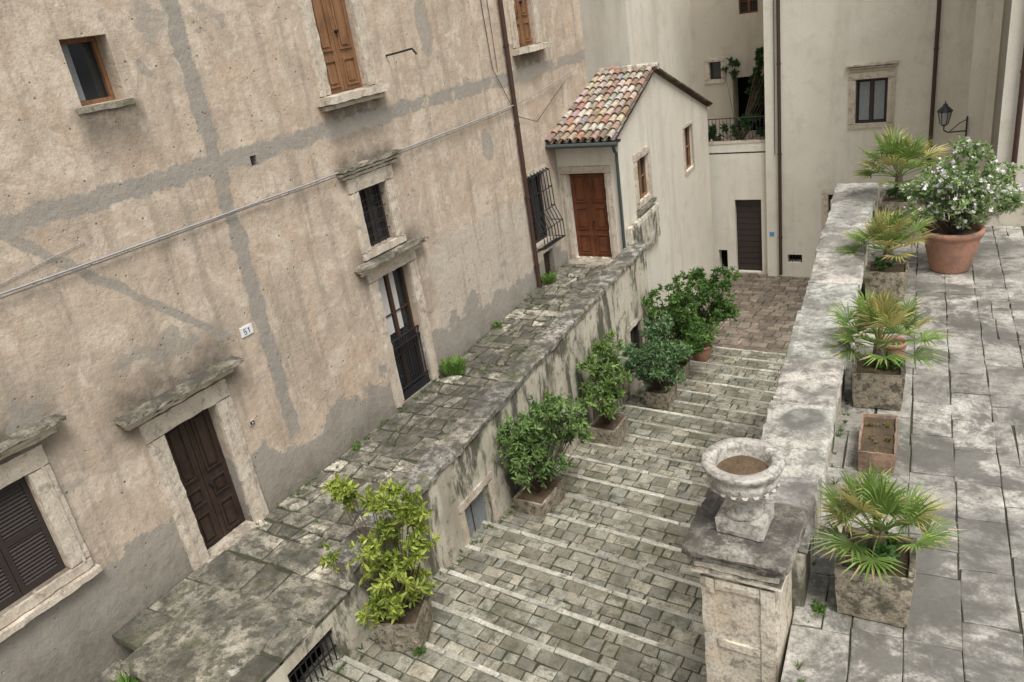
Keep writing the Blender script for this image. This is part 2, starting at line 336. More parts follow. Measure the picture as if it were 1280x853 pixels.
cornice(mb,FA,10.15,12.25,-4.0,'travd',.26)
frame_trim(mb,FA,10.69,11.7,-7.1,-4.39,.26,False)
frame_trim(mb,FA,5.61,6.54,-7.2,-4.9,.31,False); cornice(mb,FA,5.0,7.12,-4.36,'travd',.3)
mb.box(FA,5.5,6.65,-7.25,-7.13,-.2,.12,'trav',seg=.1,rough=.01,wear=.015)
frame_trim(mb,FA,2.6,3.76,-5.9,-4.42,.29,True); cornice(mb,FA,2.0,4.36,-3.88,'travd',.26)
mb.box(FA,2.25,4.1,-6.16,-6.056,-.1,.12,'trav',seg=.1,rough=.01,wear=.015)
frame_trim(mb,FA,16.75,17.75,-5.75,-3.95,.14,True,out=.02)
mb.box(FA,6.0,6.85,-.45,-.363,-.3,.03,'travd',seg=.08,rough=.012,wear=.01)
mb.build('stone_surrounds',house)
mb=MB()
panel_door(mb,FA,10.6,11.6,-.93,1.1,.13,'wood',2,(.0,.3,1.0))
panel_door(mb,FA,17.3,18.2,-.9,1.1,.13,'wood',2,(.0,.3,1.0))
casement(mb,FA,6.1,6.75,-.36,.45,.3,1,1,'wood'); mb.box(FA,6.16,6.36,-.3,.40,-.30,-.285,'grey')
casement(mb,FA,10.72,11.5,-3.8,-2.67,.2,2,3,'shut')
for i in range(1,4): 
    u=10.72+.78*i/4; mb.cyl(FA.P(u,-3.8,-.08),FA.P(u,-2.67,-.08),.009,.009,6,'black')
for i in range(1,5):
    v=-3.8+1.13*i/5; mb.cyl(FA.P(10.72,v,-.08),FA.P(11.5,v,-.08),.009,.009,6,'black')
casement(mb,FA,10.69,11.7,-7.1,-4.39,.22,2,3,'pipe'); 
mb.box(FA,10.80,11.12,-5.7,-4.47,-.22,-.205,'curtain'); mb.box(FA,11.27,11.42,-5.7,-4.47,-.22,-.205,'curtain')
panel_door(mb,FA,5.61,6.54,-7.15,-4.9,.2,'woodd',2,(.0,.3,.5,1.0))
louvers(mb,FA,2.6,3.76,-5.9,-4.42,.1)
casement(mb,FA,16.75,17.75,-5.75,-3.95,.2,2,3,'shut')
mb.box(FA,17.15,17.7,-7.0,-6.05,-.2,-.15,'woodd')
mb.build('doors_and_windows',house)
mb=MB()
for u0 in [10.72+i*.084 for i in range(12)]: mb.cyl(FA.P(u0+.02,-6.95,-.06),FA.P(u0+.02,-5.78,-.06),.011,.011,6,'black')
for v in(-5.78,-5.95,-6.95,-6.85): mb.box(FA,10.70,11.69,v-.012,v+.012,-.085,-.035,'black')
mb.box(FA,10.70,11.69,-7.1,-6.95,-.1,-.04,'black')
mb.build('balcony_railing',house)
mb=MB()
for i in range(8):
    u=16.7+i*.16
    pts=[FA.P(u,-3.9,.0),FA.P(u,-3.95,.12),FA.P(u,-4.9,.16),FA.P(u,-5.3,.34),FA.P(u,-5.75,.36),FA.P(u,-5.85,.02)]; mb.path(pts,.013,5,'black')
for v,d in((-3.95,.12),(-4.4,.14),(-4.9,.16),(-5.3,.34),(-5.75,.36)):
    mb.path([FA.P(16.68,v,0),FA.P(16.68,v,d),FA.P(17.84,v,d),FA.P(17.84,v,0)],.013,5,'black')
mb.build('window_grille',house)
mb=MB()
mb.cyl(FA.P(16.6,-6.9,.09),FA.P(16.6,4.2,.09),.055,.055,12,'pipe')
for v in(-6.2,-4.4,-2.6,-.8,1): mb.cyl(FA.P(16.6,v,.09),FA.P(16.6,v+.05,.09),.068,.068,12,'pipe'); mb.cyl(FA.P(16.6,v,0),FA.P(16.6,v,.06),.015,.015,6,'pipe')
mb.build('drain_pipe',house)
mb=MB()
def sag(y0,z0,y1,z1,s,d,r,n=16):
    pts=[]
    for i in range(n+1):
        t=i/n; pts.append(FA.P(y0+(y1-y0)*t,z0+(z1-z0)*t-s*4*t*(1-t)+U(-.004,.004),d))
    mb.path(pts,r,5,'cable')
sag(-1,-2.15,8.5,-2.22,.02,.07,.015); sag(8.5,-2.22,16.6,-2.12,.03,.08,.015); sag(16.6,-2.12,20,-1.75,.03,.08,.012)
sag(-1,-2.23,8.5,-2.26,.02,.04,.010); sag(8.5,-2.27,16.6,-2.18,.04,.05,.01); sag(3.0,-2.3,5.5,-1.95,.0,.02,.006)
pts=[FA.P(15.8,1.5,.03),FA.P(15.95,-1.2,.03),FA.P(16.7,-2.4,.05),FA.P(17.6,-2.7,.08),FA.P(18.6,-2.3,.06),FA.P(19.4,-2.0,.05)]; mb.path(pts,.008,5,'black')
mb.path([FA.P(16.1,3,.03),FA.P(16.15,-1.3,.03)],.007,5,'black')
mb.path([FA.P(12.3,-.48,0),FA.P(12.3,-.46,.25),FA.P(12.35,-.42,.6),FA.P(12.35,-.52,.68)],.02,6,'black')
mb.build('wall_cables_and_bracket',house)
sg=empty('house_number_sign'); mb=MB()
mb.box(FA,7.38,7.62,-4.16,-4.0,.0,.02,'white')
def seg_(a,b,c,d): mb.box(FA,a,b,c,d,.02,.024,'ink')
seg_(7.435,7.487,-4.047,-4.035); seg_(7.435,7.447,-4.076,-4.048); seg_(7.435,7.487,-4.088,-4.077); seg_(7.475,7.487,-4.117,-4.089); seg_(7.435,7.487,-4.129,-4.118)
seg_(7.535,7.549,-4.129,-4.035); seg_(7.520,7.534,-4.058,-4.046)
mb.build('plate',sg,.002)
db=empty('doorbell'); mb=MB(); mb.box(FA,7.02,7.13,-5.57,-5.49,0,.03,'trav'); mb.box(FA,7.035,7.115,-5.555,-5.505,.03,.036,'black'); mb.cyl(FA.P(7.075,-5.53,.036),FA.P(7.075,-5.53,.048),.012,.012,8,'white'); mb.build('button',db)
# ================================================================== WALKWAY + RETAINING WALL
def xo(y): return -7.4-.033*(y-9.5)
def wz(y): return -7.15 if y<11 else -7.15+.5*(y-11)/7.5
def pz(y): return -6.62+.052*(y-9.5)
mb=MB()
ys=[3.9,6,8,10,11,13,15,17,18.6]
for a,b in zip(ys[:-1],ys[1:]):
    mb.add([(-10,a,wz(a)-.03),(xo(a)-.02,a,wz(a)-.03),(xo(b)-.02,b,wz(b)-.03),(-10,b,wz(b)-.03)],[(0,1,2,3)],'dirt')
def jig(a): return U(-a,a)
rows=[]; y=3.9
while y<18.5:
    h=U(.26,.46) if y>6.2 else U(.5,.85)
    rows.append((y,min(y+h,18.6))); y+=h
for (a,b) in rows:
    xr=xo(a)-.02 if a<6.0 else xo(a)-.45
    x=-10.0; n=max(2,int((xr-x)/U(.26,.46))) if a>6.2 else max(2,int((xr-x)/.7))
    cuts=[x+(xr-x)*(i+ (jig(.34) if 0<i<n else 0))/n for i in range(n+1)]
    top=[c+(jig(.10) if 0<i<n else 0) for i,c in enumerate(cuts)]
    for i in range(n):
        g_=.019; cs=[(cuts[i]+g_,a+g_+jig(.04)),((cuts[i]+cuts[i+1])/2,a+g_+jig(.04)),(cuts[i+1]-g_,a+g_+jig(.04)),(top[i+1]-g_,b-g_+jig(.04)),((top[i]+top[i+1])/2,b-g_+jig(.04)),(top[i]+g_,b-g_+jig(.04))]
        k=U(.48,1.25); 
        if R()<.13: k=1.8
        zs=[wz(p[1])+U(-.014,.014) for p in cs]
        mb.stone(cs,zs,.12,.022,'walk',(k*1.02,k,k*.97))
for i in range(4):
    for j in range(3):
        a=-10+i*.66; b=3.85-(j+1)*.7; mb.stone([(a+.01,b+.01),(a+.64,b+.01),(a+.64,b+.68),(a+.01,b+.68)],[-7.55+U(-.01,.01)]*4,.1,.02,'walk',gc(.6,1.1))
mb.w(-10,-7.36,1.5,3.86,-10.6,-7.6,'mold')
mb.build('walkway_pavement')
mb=MB()
mb.w(-9.35,-7.62,3.55,5.25,-7.33,-7.09,'walk',seg=.12,rough=.024,wear=.045,col=(.98,.96,.90))
mb.w(-9.3,-7.64,3.62,5.2,-7.62,-7.335,'travd',seg=.12,rough=.02,wear=.02)
mb.build('stone_landing_slab')
rw=empty('retaining_wall')
L=Vector((xo(18.55)-xo(2),16.55,0)).length
FR=Frame((xo(2),2,0),(xo(18.55)-xo(2),16.55,0),(1,.033,0))
mb=MB(); ro=[(6.75,7.6,-8.75,-7.8),(2.5,3.4,-8.1,-7.4),(14.9,15.8,-8.9,-8.0)]
mb.wall(FR,0,L,-11,-7.2,ro,.35,'mold'); 
mb.add([(xo(2),2,-11),(-10,2,-11),(-10,2,-7.2),(xo(2),2,-7.2)],[(0,1,2,3)],'mold')
mb.build('wall_body',rw)
mb=MB(); y=6.0
while y<18.5:
    y2=min(y+U(.7,1.4),18.58); 
    if 18.58-y2<.4: y2=18.58
    n=max(2,int((y2-y)/.1)); sec=[]
    hz=.11; off=jig(.012); ox=jig(.015)
    for i in range(n+1):
        yy=y+.006+(y2-y-.012)*i/n; e=(i in(0,n))
        x1=xo(yy); x0=x1-.44; t=pz(yy)+off-(.018 if e else 0)
        prof=[(x0,-7.25),(x0,t-hz-.03),(x0-.03+ox,t-hz),(x0-.03+ox,t-.02),(x0+ox,t),(x0+.15,t+.005),(x0+.3,t+.005),(x1+ox,t),(x1+.035+ox,t-.02),(x1+.035+ox,t-hz),(x1,t-hz-.03),(x1,-6.95),(x1,-7.2)]
        for k,(px,p_z) in enumerate(prof):
            v=Vector((px,yy,p_z))
            if 0<k<len(prof)-2: v=ptr(v,.024,4)
            sec.append(v)
    m=13; fcap=[];fb=[]
    for i in range(n):
        for k in range(m-1):
            q=(i*m+k,i*m+k+1,(i+1)*m+k+1,(i+1)*m+k); (fcap if 1<k<9 else fb).append(q)
    mb.add(sec,fcap,'capl',gc(.75,1.3)); mb.add(sec,fb+[tuple(range(m)),tuple(n*m+k for k in range(m))],'mold'); y=y2
mb.build('parapet_coping',rw)
mb=MB()
frame_trim(mb,FR,6.75,7.6,-8.75,-7.8,.16,False,out=.04); mb.box(FR,6.75,7.6,-8.75,-7.8,-.2,-.15,'grey'); mb.box(FR,7.16,7.18,-8.75,-7.8,-.15,-.14,'shut')
for i in range(9): mb.cyl(FR.P(2.55+i*.1,-8.1,-.05),FR.P(2.55+i*.1,-7.4,-.05),.012,.012,6,'black')
for v in(-8.0,-7.75,-7.5): mb.box(FR,2.5,3.4,v-.012,v+.012,-.06,-.04,'black')
frame_trim(mb,FR,14.9,15.8,-8.9,-8.0,.14,True,out=.03,mat='trav'); casement(mb,FR,14.9,15.8,-8.9,-8.0,.15,2,1,'shut')
mb.build('cellar_openings',rw)
# ================================================================== PORCH HOUSE
ph=empty('tiled_roof_house')
HD=Frame((-10,18.5,0),(1,0,0),(0,-1,0)); HS=Frame((-8.2,18.5,0),(-.066,1,0),(1,.066,0))
mb=MB()
mb.wall(HD,0.005,1.8,-11,-3.26,[(.27,1.35,-6.6,-4.25)],.3,'cream')
ho=[(1.25,2.25,-5.4,-4.25),(6.1,7.2,-5.75,-4.35)]
mb.wall(HS,0,9.37,-11,-4.2,ho,.3,'cream')
P=HS.P; mb.add([P(0,-4.2,0),P(0,-3.26,0),P(3.3,-2.17,0),P(9.37,-4.17,0),P(9.37,-4.2,0)],[(0,1,2,3,4)],'cream')
e=P(9.37,0,0); mb.add([(e.x,e.y,-11),(-12,e.y,-11),(-12,e.y,-4.17),(e.x,e.y,-4.17)],[(0,1,2,3)],'cream')
mb.build('walls',ph)
mb=MB()
frame_trim(mb,HD,.27,1.35,-6.6,-4.25,.2,False,out=.05)
mb.box(HD,.1,1.6,-6.75,-6.6,-.25,.3,'trav',seg=.1,rough=.012,wear=.015); 
frame_trim(mb,HS,1.25,2.25,-5.4,-4.25,.2,True,out=.06); mb.box(HS,1.0,2.5,-5.66,-5.553,0,.14,'travd',seg=.1,rough=.012,wear=.012)
frame_trim(mb,HS,6.1,7.2,-5.75,-4.35,.09,True,out=.02)
mb.box(HS,.02,2.6,-6.75,-5.75,.003,.16,'mold',seg=.12,rough=.02,wear=.03)
mb.build('stone_surrounds',ph)
mb=MB(); panel_door(mb,HD,.27,1.35,-6.6,-4.25,.15,'woodr',2,(.0,.3,.62,1.0)); casement(mb,HS,1.25,2.25,-5.4,-4.25,.12,2,2,'wood'); casement(mb,HS,6.1,7.2,-5.75,-4.35,.15,2,2,'wood'); mb.build('door_and_windows',ph)
mb=MB(); pal=[(.36,.24,.175),(.40,.29,.21),(.48,.40,.32),(.56,.50,.43),(.28,.20,.155),(.46,.35,.27),(.38,.33,.28),(.54,.47,.39),(.40,.24,.165)]
def slope(o_y,o_z,dy,dz,length):
    d=Vector((0,dy,dz)).normalized(); nn=Vector((0,-dz,dy)).normalized()
    if nn.z<0: nn=-nn
    ncol=9; nrow=int(length/.40)
    mb.add([(-10.0,o_y,o_z-.04),( -8.2-.066*(o_y-18.5)+.1,o_y,o_z-.04),(-8.2-.066*(o_y+d.y*length-18.5)+.1,o_y+d.y*length,o_z+d.z*length-.04),(-10.0,o_y+d.y*length,o_z+d.z*length-.04)],[(0,1,2,3)],'tile',(.14,.09,.06))
    for j in range(nrow+1):
        s0=j*.40-.03; s1=s0+.48
        if s1>length+.12: s1=length+.12
        for i in range(ncol):
            for kind in(0,1):
                f=(i+.5*kind+.28)/ncol
                if f>1.0: continue
                def X(s): yv=o_y+d.y*s; xr=-8.2-.066*(yv-18.5)+.1; return -10.0+f*(xr+10.0)
                c0=Vector((X(s0)+U(-.01,.01),o_y,o_z))+d*(s0+U(-.02,.02)); c1=Vector((X(s1)+U(-.01,.01),o_y,o_z))+d*s1
                vs=[];K=6
                for q in range(2):
                    c=c0 if q==0 else c1; r=(.092 if q==0 else .070) if kind==0 else (.085 if q==0 else .095)
                    hh=(.075 if q==0 else .035)
                    for r_ in (r,r-.018):
                        for k in range(K+1):
                            t=math.pi*k/K
                            if kind==0: p=c+Vector((math.cos(t)*r_,0,0))+nn*(math.sin(t)*r_*.95+hh)
                            else: p=c+Vector((math.cos(t)*r_,0,0))+nn*(-math.sin(t)*r_*.7+.05+ (.015 if q==0 else 0))
                            vs.append(p)
                fs=[]
                m=K+1
                for k in range(K): fs+=[(k,k+1,2*m+k+1,2*m+k),(m+k,m+k+1,3*m+k+1,3*m+k),(k,k+1,m+k+1,m+k)]
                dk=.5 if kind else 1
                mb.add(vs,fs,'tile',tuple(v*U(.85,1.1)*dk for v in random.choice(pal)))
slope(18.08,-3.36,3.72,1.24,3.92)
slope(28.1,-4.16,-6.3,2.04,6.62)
for i in range(6):
    x0=-10+i*.29; mb.cyl((x0,21.8,-2.06),(x0+.33,21.8,-2.05),.11,.095,10,'tile',tuple(v*.95 for v in random.choice(pal)))
mb.build('tile_roof',ph)
mb=MB(); 
pts=[(-9.98,18.02,-3.42),(-8.0,18.02,-3.44)]; mb.path(pts,.06,10,'green')
mb.path([(-8.12,18.02,-3.46),(-8.12,18.1,-3.62),(-8.22,18.42,-3.75),(-8.24,18.44,-6.4)],.042,8,'green')
mb.w(-10,-8.1,18.1,18.5,-3.46,-3.40,'woodd'); mb.build('gutter',ph)
# ================================================================== STAIRS
mb=MB(); XL=-7.95; XR=-1.2; NS=25
for k in range(NS):
    yn=21.3-.8*k; z=-10.5+.12*(k+1)
    def ysk(x,off): return yn-.06*(x+4.5)+off
    mb.add([(XL,ysk(XL,0)-.02,z-.025),(XR,ysk(XR,0)-.02,z-.025),(XR,ysk(XR,-.86),z-.025),(XL,ysk(XL,-.86),z-.025)],[(0,1,2,3)],'dirt')
    mb.add([(XL,ysk(XL,0)-.02,z-.025),(XR,ysk(XR,0)-.02,z-.025),(XR,ysk(XR,0)-.02,z-.3),(XL,ysk(XL,0)-.02,z-.3)],[(0,1,2,3)],'dirt')
    rowsd=[(0,-.10,.35,1.1,'nose')]; o=-.10; nr=random.choice((3,3,3,4)); hs=[U(.17,.27) for _ in range(nr)]; t=sum(hs); hs=[h*.70/t for h in hs]
    for h in hs: rowsd.append((o,o-h,.15,.44,'sett')); o-=h
    for (a,b,l0,l1,mt) in rowsd:
        x=XL-U(0,.3)
        while x<XR:
            x2=x+U(l0,l1); g_=.007 if mt=='nose' else .011; j=.024
            cs=[(x+g_,ysk(x,b)+g_+jig(.014)),(x2-g_,ysk(x2,b)+g_+jig(.014)),(x2-g_+jig(j),ysk(x2,a)-g_*.6+jig(.012)),(x+g_+jig(j),ysk(x,a)-g_*.6+jig(.012))]
            if mt=='nose': kk=U(.62,1.06); col=(kk,kk,kk*.97)
            else: kk=U(.58,1.3); tt=U(-.04,.05); col=(kk*(1+tt),kk,kk*(.97-tt))
            mb.stone(cs,[z+U(-.009,.009) for _ in cs],.14 if mt=='nose' else .08,.014,mt,col); x=x2
mb.w(XL,XR,-3,1.3,-8.5,-7.5,'dirt')
mb.build('stone_staircase')
mb=MB(); mb.w(-12,1.5,14,28.6,-10.72,-10.54,'dirt')
y=21.36
while y<28.4:
    h=U(.22,.34); x=-9.5
    while x<-2.0:
        x2=x+U(.22,.5); 
        if y+h*.5>21.33-.06*(x+4.5):
            k=U(.6,1.35); mb.stone([(x+.012,y+.012),(x2-.012,y+.012),(x2-.012+jig(.02),y+h-.012),(x+.012+jig(.02),y+h-.012)],[-10.5+U(-.01,.01)]*4,.1,.016,'cobble',(k*1.04,k,k*.97))
        x=x2
    y+=h
mb.build('alley_pavement')
mb=MB(); mb.add([(-400,-400,-10.75),(400,-400,-10.75),(400,400,-10.75),(-400,400,-10.75)],[(0,1,2,3)],'earth'); mb.build('ground')
# ================================================================== TERRACE
ter=empty('terrace')
def xl(y): return -1.515-.095*(y-5.82)
def xi(y): return -1.035-.077*(y-6.23)
mb=MB(); poly=[(-.80,.3),(-.93,3.95),(-.93,4.6),(xl(4.6)+.0,4.6),(xl(15.0),15.0),(7,15.0),(7,.3)]
n=len(poly); vs=[(x,y,-10.7) for x,y in poly]+[(x,y,-4.46) for x,y in poly]
mb.add(vs,[(i,(i+1)%n,n+(i+1)%n,n+i) for i in range(n)],'mold'); mb.add([(v[0],v[1],v[2]+.045) for v in vs[n:]],[tuple(range(n))],'dirt'); mb.build('terrace_body',ter)
mb=MB(); ph_=math.atan(.077); ud=Vector((math.cos(ph_),math.sin(ph_),0)); sd=Vector((-math.sin(ph_),math.cos(ph_),0)); B=Vector((xi(3.9)-.08,3.9,0))
def slab(p0,p1,s0,s1):
    g_=.005; cs=[]; m_=U(.4,.6)
    for a,b in((p0+g_,s0+g_),(p0+(p1-p0)*m_,s0+g_),(p1-g_,s0+g_),(p1-g_,s0+(s1-s0)*m_),(p1-g_,s1-g_),(p0+(p1-p0)*m_,s1-g_),(p0+g_,s1-g_),(p0+g_,s0+(s1-s0)*m_)):
        q=B+ud*(a+jig(.010))+sd*(b+jig(.010)); cs.append((q.x,q.y))
    if max(c[1] for c in cs)<14.72:
        k=U(.74,1.22); mb.stone(cs,[-4.4+U(-.004,.004) for _ in cs],.1,.006,'terr',(k*1.02,k,k*.97))
p=0
while p<6.8:
    w=U(.28,.50) if p<4 else U(.5,.7); s=-3.4+U(-.4,0)
    while s<11.2:
        l=U(.28,.75)
        if w>.36 and l>.42 and R()<.35:
            c_=U(.4,.6)*w; slab(p,p+c_,s,s+l)
            if R()<.5: cc=U(.4,.6)*l; slab(p+c_,p+w,s,s+cc); slab(p+c_,p+w,s+cc,s+l)
            else: slab(p+c_,p+w,s,s+l)
        else: slab(p,p+w,s,s+l)
        s+=l
    p+=w
mb.build('terrace_paving',ter)
par=empty('terrace_parapet_wall')
FP=Frame((xl(4.7),4.7,0),(xl(14.5)-xl(4.7),9.8,0),(1,.0946,0)); LP=Vector((xl(14.5)-xl(4.7),9.8,0)).length
mb=MB(); 
def wpar(s): return .50+.016*s
s=0
while s<LP+.2:
    l=U(.7,1.35); 
    if LP+.5-(s+l)<.4: l=LP+.5-s
    mb.box(FP,s+.006,s+l-.006,-3.92,-3.75+U(-.01,.01),-.03+jig(.014),wpar(s)+.02+jig(.018),'cap',seg=.08,rough=.018,wear=.024,col=gc(.82,1.08))
    mb.box(FP,s,s+l,-4.5,-3.922,.0,wpar(s)-.02,'mold',seg=.15,rough=.008); s+=l
x=-1.65
while x<6.8:
    l=U(1.0,1.6); mb.w(x+.004,x+l-.004,14.48,15.02,-3.95,-3.8+U(-.005,.005),'cap',seg=.1,rough=.012,wear=.02); x+=l
mb.w(-1.65,7,14.55,14.98,-4.5,-3.952,'mold',seg=.2,rough=.008)
mb.build('coping_and_wall',par)
pd=empty('stone_pedestal'); mb=MB(); cx,cy=-1.265,4.43
def sq(h,z0,z1,mat='ped',rough=.007,wear=.012,seg=.06): mb.w(cx-h,cx+h,cy-h*.93,cy+h*.93,z0,z1,mat,seg=seg,rough=rough,wear=wear)
sq(.365,-3.60,-3.5,'capd',.01,.016); sq(.33,-3.66,-3.602,'capd'); sq(.295,-3.73,-3.662); sq(.315,-3.77,-3.732)
sq(.265,-5.4,-3.772)
for dx in(-1,1): mb.w(cx+dx*.205-.05,cx+dx*.205+.05,cy-.27,cy-.24,-5.3,-3.80,'ped',seg=.06,rough=.004,wear=.006)
mb.w(cx-.155,cx+.155,cy-.27,cy-.24,-3.89,-3.80,'ped',seg=.06,rough=.004,wear=.006)
mb.w(cx-.155,cx+.155,cy-.268,cy-.24,-4.42,-4.35,'ped',seg=.06,rough=.004,wear=.006)
sq(.34,-10.6,-5.4,'mold',.01,.01,.25)
mb.build('shaft_and_cap',pd)
un=empty('garden_urn'); mb=MB()
mb.w(cx-.165,cx+.165,cy-.16,cy+.16,-3.495,-3.36,'urn',seg=.05,rough=.006,wear=.01)
prof=[(.13,-3.36),(.14,-3.33),(.115,-3.31),(.075,-3.28),(.07,-3.255),(.10,-3.235),(.105,-3.215),(.16,-3.19),(.205,-3.15),(.232,-3.09),(.238,-3.05),(.225,-3.03),(.235,-3.01),(.262,-2.985),(.268,-2.955),(.258,-2.94),(.20,-2.94),(.188,-2.955),(.183,-3.01),(.17,-3.05)]
mb.lathe((cx,cy-.02,0),prof,40,'urn',rough=.004)
for i in range(20):
    t=2*math.pi*i/20; c=Vector((cx,cy-.02,0)); d=Vector((math.cos(t),math.sin(t),0)); mb.cyl(c+d*.115+Vector((0,0,-3.215)),c+d*.226+Vector((0,0,-3.10)),.012,.022,6,'urn')
mb.build('bowl',un); mb=MB(); mb.lathe((cx,cy-.02,0),[(.175,-3.035),(.1,-3.03),(.001,-3.025)],20,'soil',rough=.01); mb.build('soil',un)
# ================================================================== VEGETATION
def leaf(mb,p,ax,L,W,col,mat='leaf'):
    ax=ax.normalized(); sd=ax.cross(Vector((U(-1,1),U(-1,1),U(-.3,1)))); 
    if sd.length<.01: sd=ax.cross(Vector((1,0,0)))
    sd.normalize(); up=sd.cross(ax).normalized()
    a=p; b=p+ax*L*.35+sd*W*.5+up*W*.12; c=p+ax*L*.72+sd*W*.38-up*W*.02; t=p+ax*L-up*L*.12; d=p+ax*L*.72-sd*W*.38-up*W*.02; e=p+ax*L*.35-sd*W*.5+up*W*.12
    mb.add([a,b,c,t,d,e],[(0,1,2,3),(0,3,4,5)],mat,col)
def rnd():
    while True:
        v=Vector((U(-1,1),U(-1,1),U(-1,1)))
        if .05<v.length<1: return v.normalized()
def bush(mb,base,crowns,nros,L,c1,c2,nl=9,stems=True,flower=0):
    base=Vector(base)
    tw=sum(r[0]*r[1]*r[2] for _,r in crowns)
    for cen,rad in crowns:
        cen=Vector(cen); k=max(3,int(nros*(rad[0]*rad[1]*rad[2])/tw)); sub=[]
        for _ in range(max(7,k//8)):
            d=rnd(); sub.append(cen+Vector((d.x*rad[0],d.y*rad[1],d.z*rad[2]))*U(.4,1.05))
        if stems:
            for sb in sub[:16]:
                mid=base.lerp(sb,.5)+rnd()*.06; mb.cyl(base+rnd()*.05,mid,.015,.010,5,'bark',cap=False); mb.cyl(mid,sb,.010,.004,5,'bark',cap=False)
        for _ in range(k):
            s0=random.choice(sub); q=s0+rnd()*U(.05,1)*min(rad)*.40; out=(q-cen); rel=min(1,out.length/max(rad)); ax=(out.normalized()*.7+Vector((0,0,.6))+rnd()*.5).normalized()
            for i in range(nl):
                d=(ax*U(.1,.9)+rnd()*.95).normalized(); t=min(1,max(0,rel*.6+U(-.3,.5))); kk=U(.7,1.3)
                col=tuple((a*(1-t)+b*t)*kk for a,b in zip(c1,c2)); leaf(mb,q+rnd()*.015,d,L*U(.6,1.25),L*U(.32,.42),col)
            if flower and R()<flower:
                for i in range(5): leaf(mb,q+ax*.05,(ax+rnd()*.9).normalized(),.045,.04,(1,1,1),'petal')
def planter(mb,x,y,z,hx,hy,h,mat='planter',taper=.9,rot=0,fill=.05):
    F=Frame((x,y,z),(math.cos(rot),math.sin(rot),0),(-math.sin(rot),math.cos(rot),0)); t=.05 if hx>.2 else .03
    for (u0,u1,d0,d1) in((-hx,hx,-hy,-hy+t),(-hx,hx,hy-t,hy),(-hx,-hx+t,-hy+t+.001,hy-t-.001),(hx-t,hx,-hy+t+.001,hy-t-.001)):
        b=len(mb.v); mb.box(F,u0,u1,0,h,d0,d1,mat,seg=.07,rough=.009,wear=.010)
        for i in range(b,len(mb.v)):
            v=Vector(mb.v[i]); k=taper+(1-taper)*(v.z-z)/h; mb.v[i]=(x+(v.x-x)*k,y+(v.y-y)*k,v.z)
    mb.box(F,-hx*taper+t*.6,hx*taper-t*.6,h*.4,h-fill,-hy*taper+t*.6,hy*taper-t*.6,'soil',seg=.08,rough=.012)
def rimpot(mb,x,y,z,r,h,mat='terra'):
    mb.lathe((x,y,z),[(.001,0),(r*.62,0),(r*.66,.03),(r*.82,h*.5),(r*.92,h*.8),(r*.93,h*.84),(r,h*.86),(r*1.02,h*.93),(r,h),(r*.9,h),(r*.86,h*.9),(r*.84,h*.86)],32,mat,rough=.003)
    mb.lathe((x,y,z),[(r*.86,h*.88),(.001,h*.9)],16,'soil',rough=.01)
def stz(y,x=-7): 
    k=math.floor((21.3-.06*(x+4.5)-y)/.8); return -10.5+.12*(k+1)
def pottedbush(name,x,y,z,hx,hy,h,crowns,nros,L,c1,c2,rot=0,mat='planter',round_=False,fl=0,nl=9):
    e=empty(name); mb=MB()
    if round_: rimpot(mb,x,y,z,hx,h,mat)
    else: planter(mb,x,y,z,hx,hy,h,mat,rot=rot)
    mb.build('pot',e); mb=MB(); bush(mb,(x,y,z+h*.8),crowns,nros,L,c1,c2,nl=nl,flower=fl); mb.build('foliage',e)
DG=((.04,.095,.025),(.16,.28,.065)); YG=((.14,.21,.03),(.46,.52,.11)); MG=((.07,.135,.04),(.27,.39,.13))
x,y=-6.72,6.2; z=stz(y)
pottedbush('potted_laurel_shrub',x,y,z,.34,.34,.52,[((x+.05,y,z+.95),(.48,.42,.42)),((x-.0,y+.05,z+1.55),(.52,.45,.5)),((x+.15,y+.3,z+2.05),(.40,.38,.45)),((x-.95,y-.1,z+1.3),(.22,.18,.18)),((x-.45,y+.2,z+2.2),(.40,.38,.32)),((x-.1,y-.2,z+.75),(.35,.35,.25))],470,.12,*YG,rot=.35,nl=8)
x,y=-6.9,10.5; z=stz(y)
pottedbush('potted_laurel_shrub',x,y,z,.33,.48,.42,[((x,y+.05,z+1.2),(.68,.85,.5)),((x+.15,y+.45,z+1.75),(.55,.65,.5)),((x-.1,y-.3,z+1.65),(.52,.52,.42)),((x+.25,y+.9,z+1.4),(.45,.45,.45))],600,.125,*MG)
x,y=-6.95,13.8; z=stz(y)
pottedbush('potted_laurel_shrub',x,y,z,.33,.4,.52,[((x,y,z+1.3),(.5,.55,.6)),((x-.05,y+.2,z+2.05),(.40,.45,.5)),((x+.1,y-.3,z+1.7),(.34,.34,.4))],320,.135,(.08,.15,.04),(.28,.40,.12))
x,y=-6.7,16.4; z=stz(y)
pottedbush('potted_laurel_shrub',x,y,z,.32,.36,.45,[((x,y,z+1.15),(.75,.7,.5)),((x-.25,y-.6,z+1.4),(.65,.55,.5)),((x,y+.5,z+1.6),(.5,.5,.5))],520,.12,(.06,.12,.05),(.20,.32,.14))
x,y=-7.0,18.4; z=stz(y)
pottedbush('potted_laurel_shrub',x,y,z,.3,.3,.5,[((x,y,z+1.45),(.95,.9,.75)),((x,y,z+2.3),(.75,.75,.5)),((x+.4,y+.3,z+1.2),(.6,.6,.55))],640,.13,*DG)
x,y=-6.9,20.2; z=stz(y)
pottedbush('potted_laurel_shrub',x,y,z,.34,.3,.5,[((x,y,z+1.55),(.95,.9,.7)),((x+.25,y+.2,z+2.3),(.95,.8,.45)),((x+.5,y,z+1.4),(.55,.5,.5))],640,.13,*DG,mat='terra',round_=True)
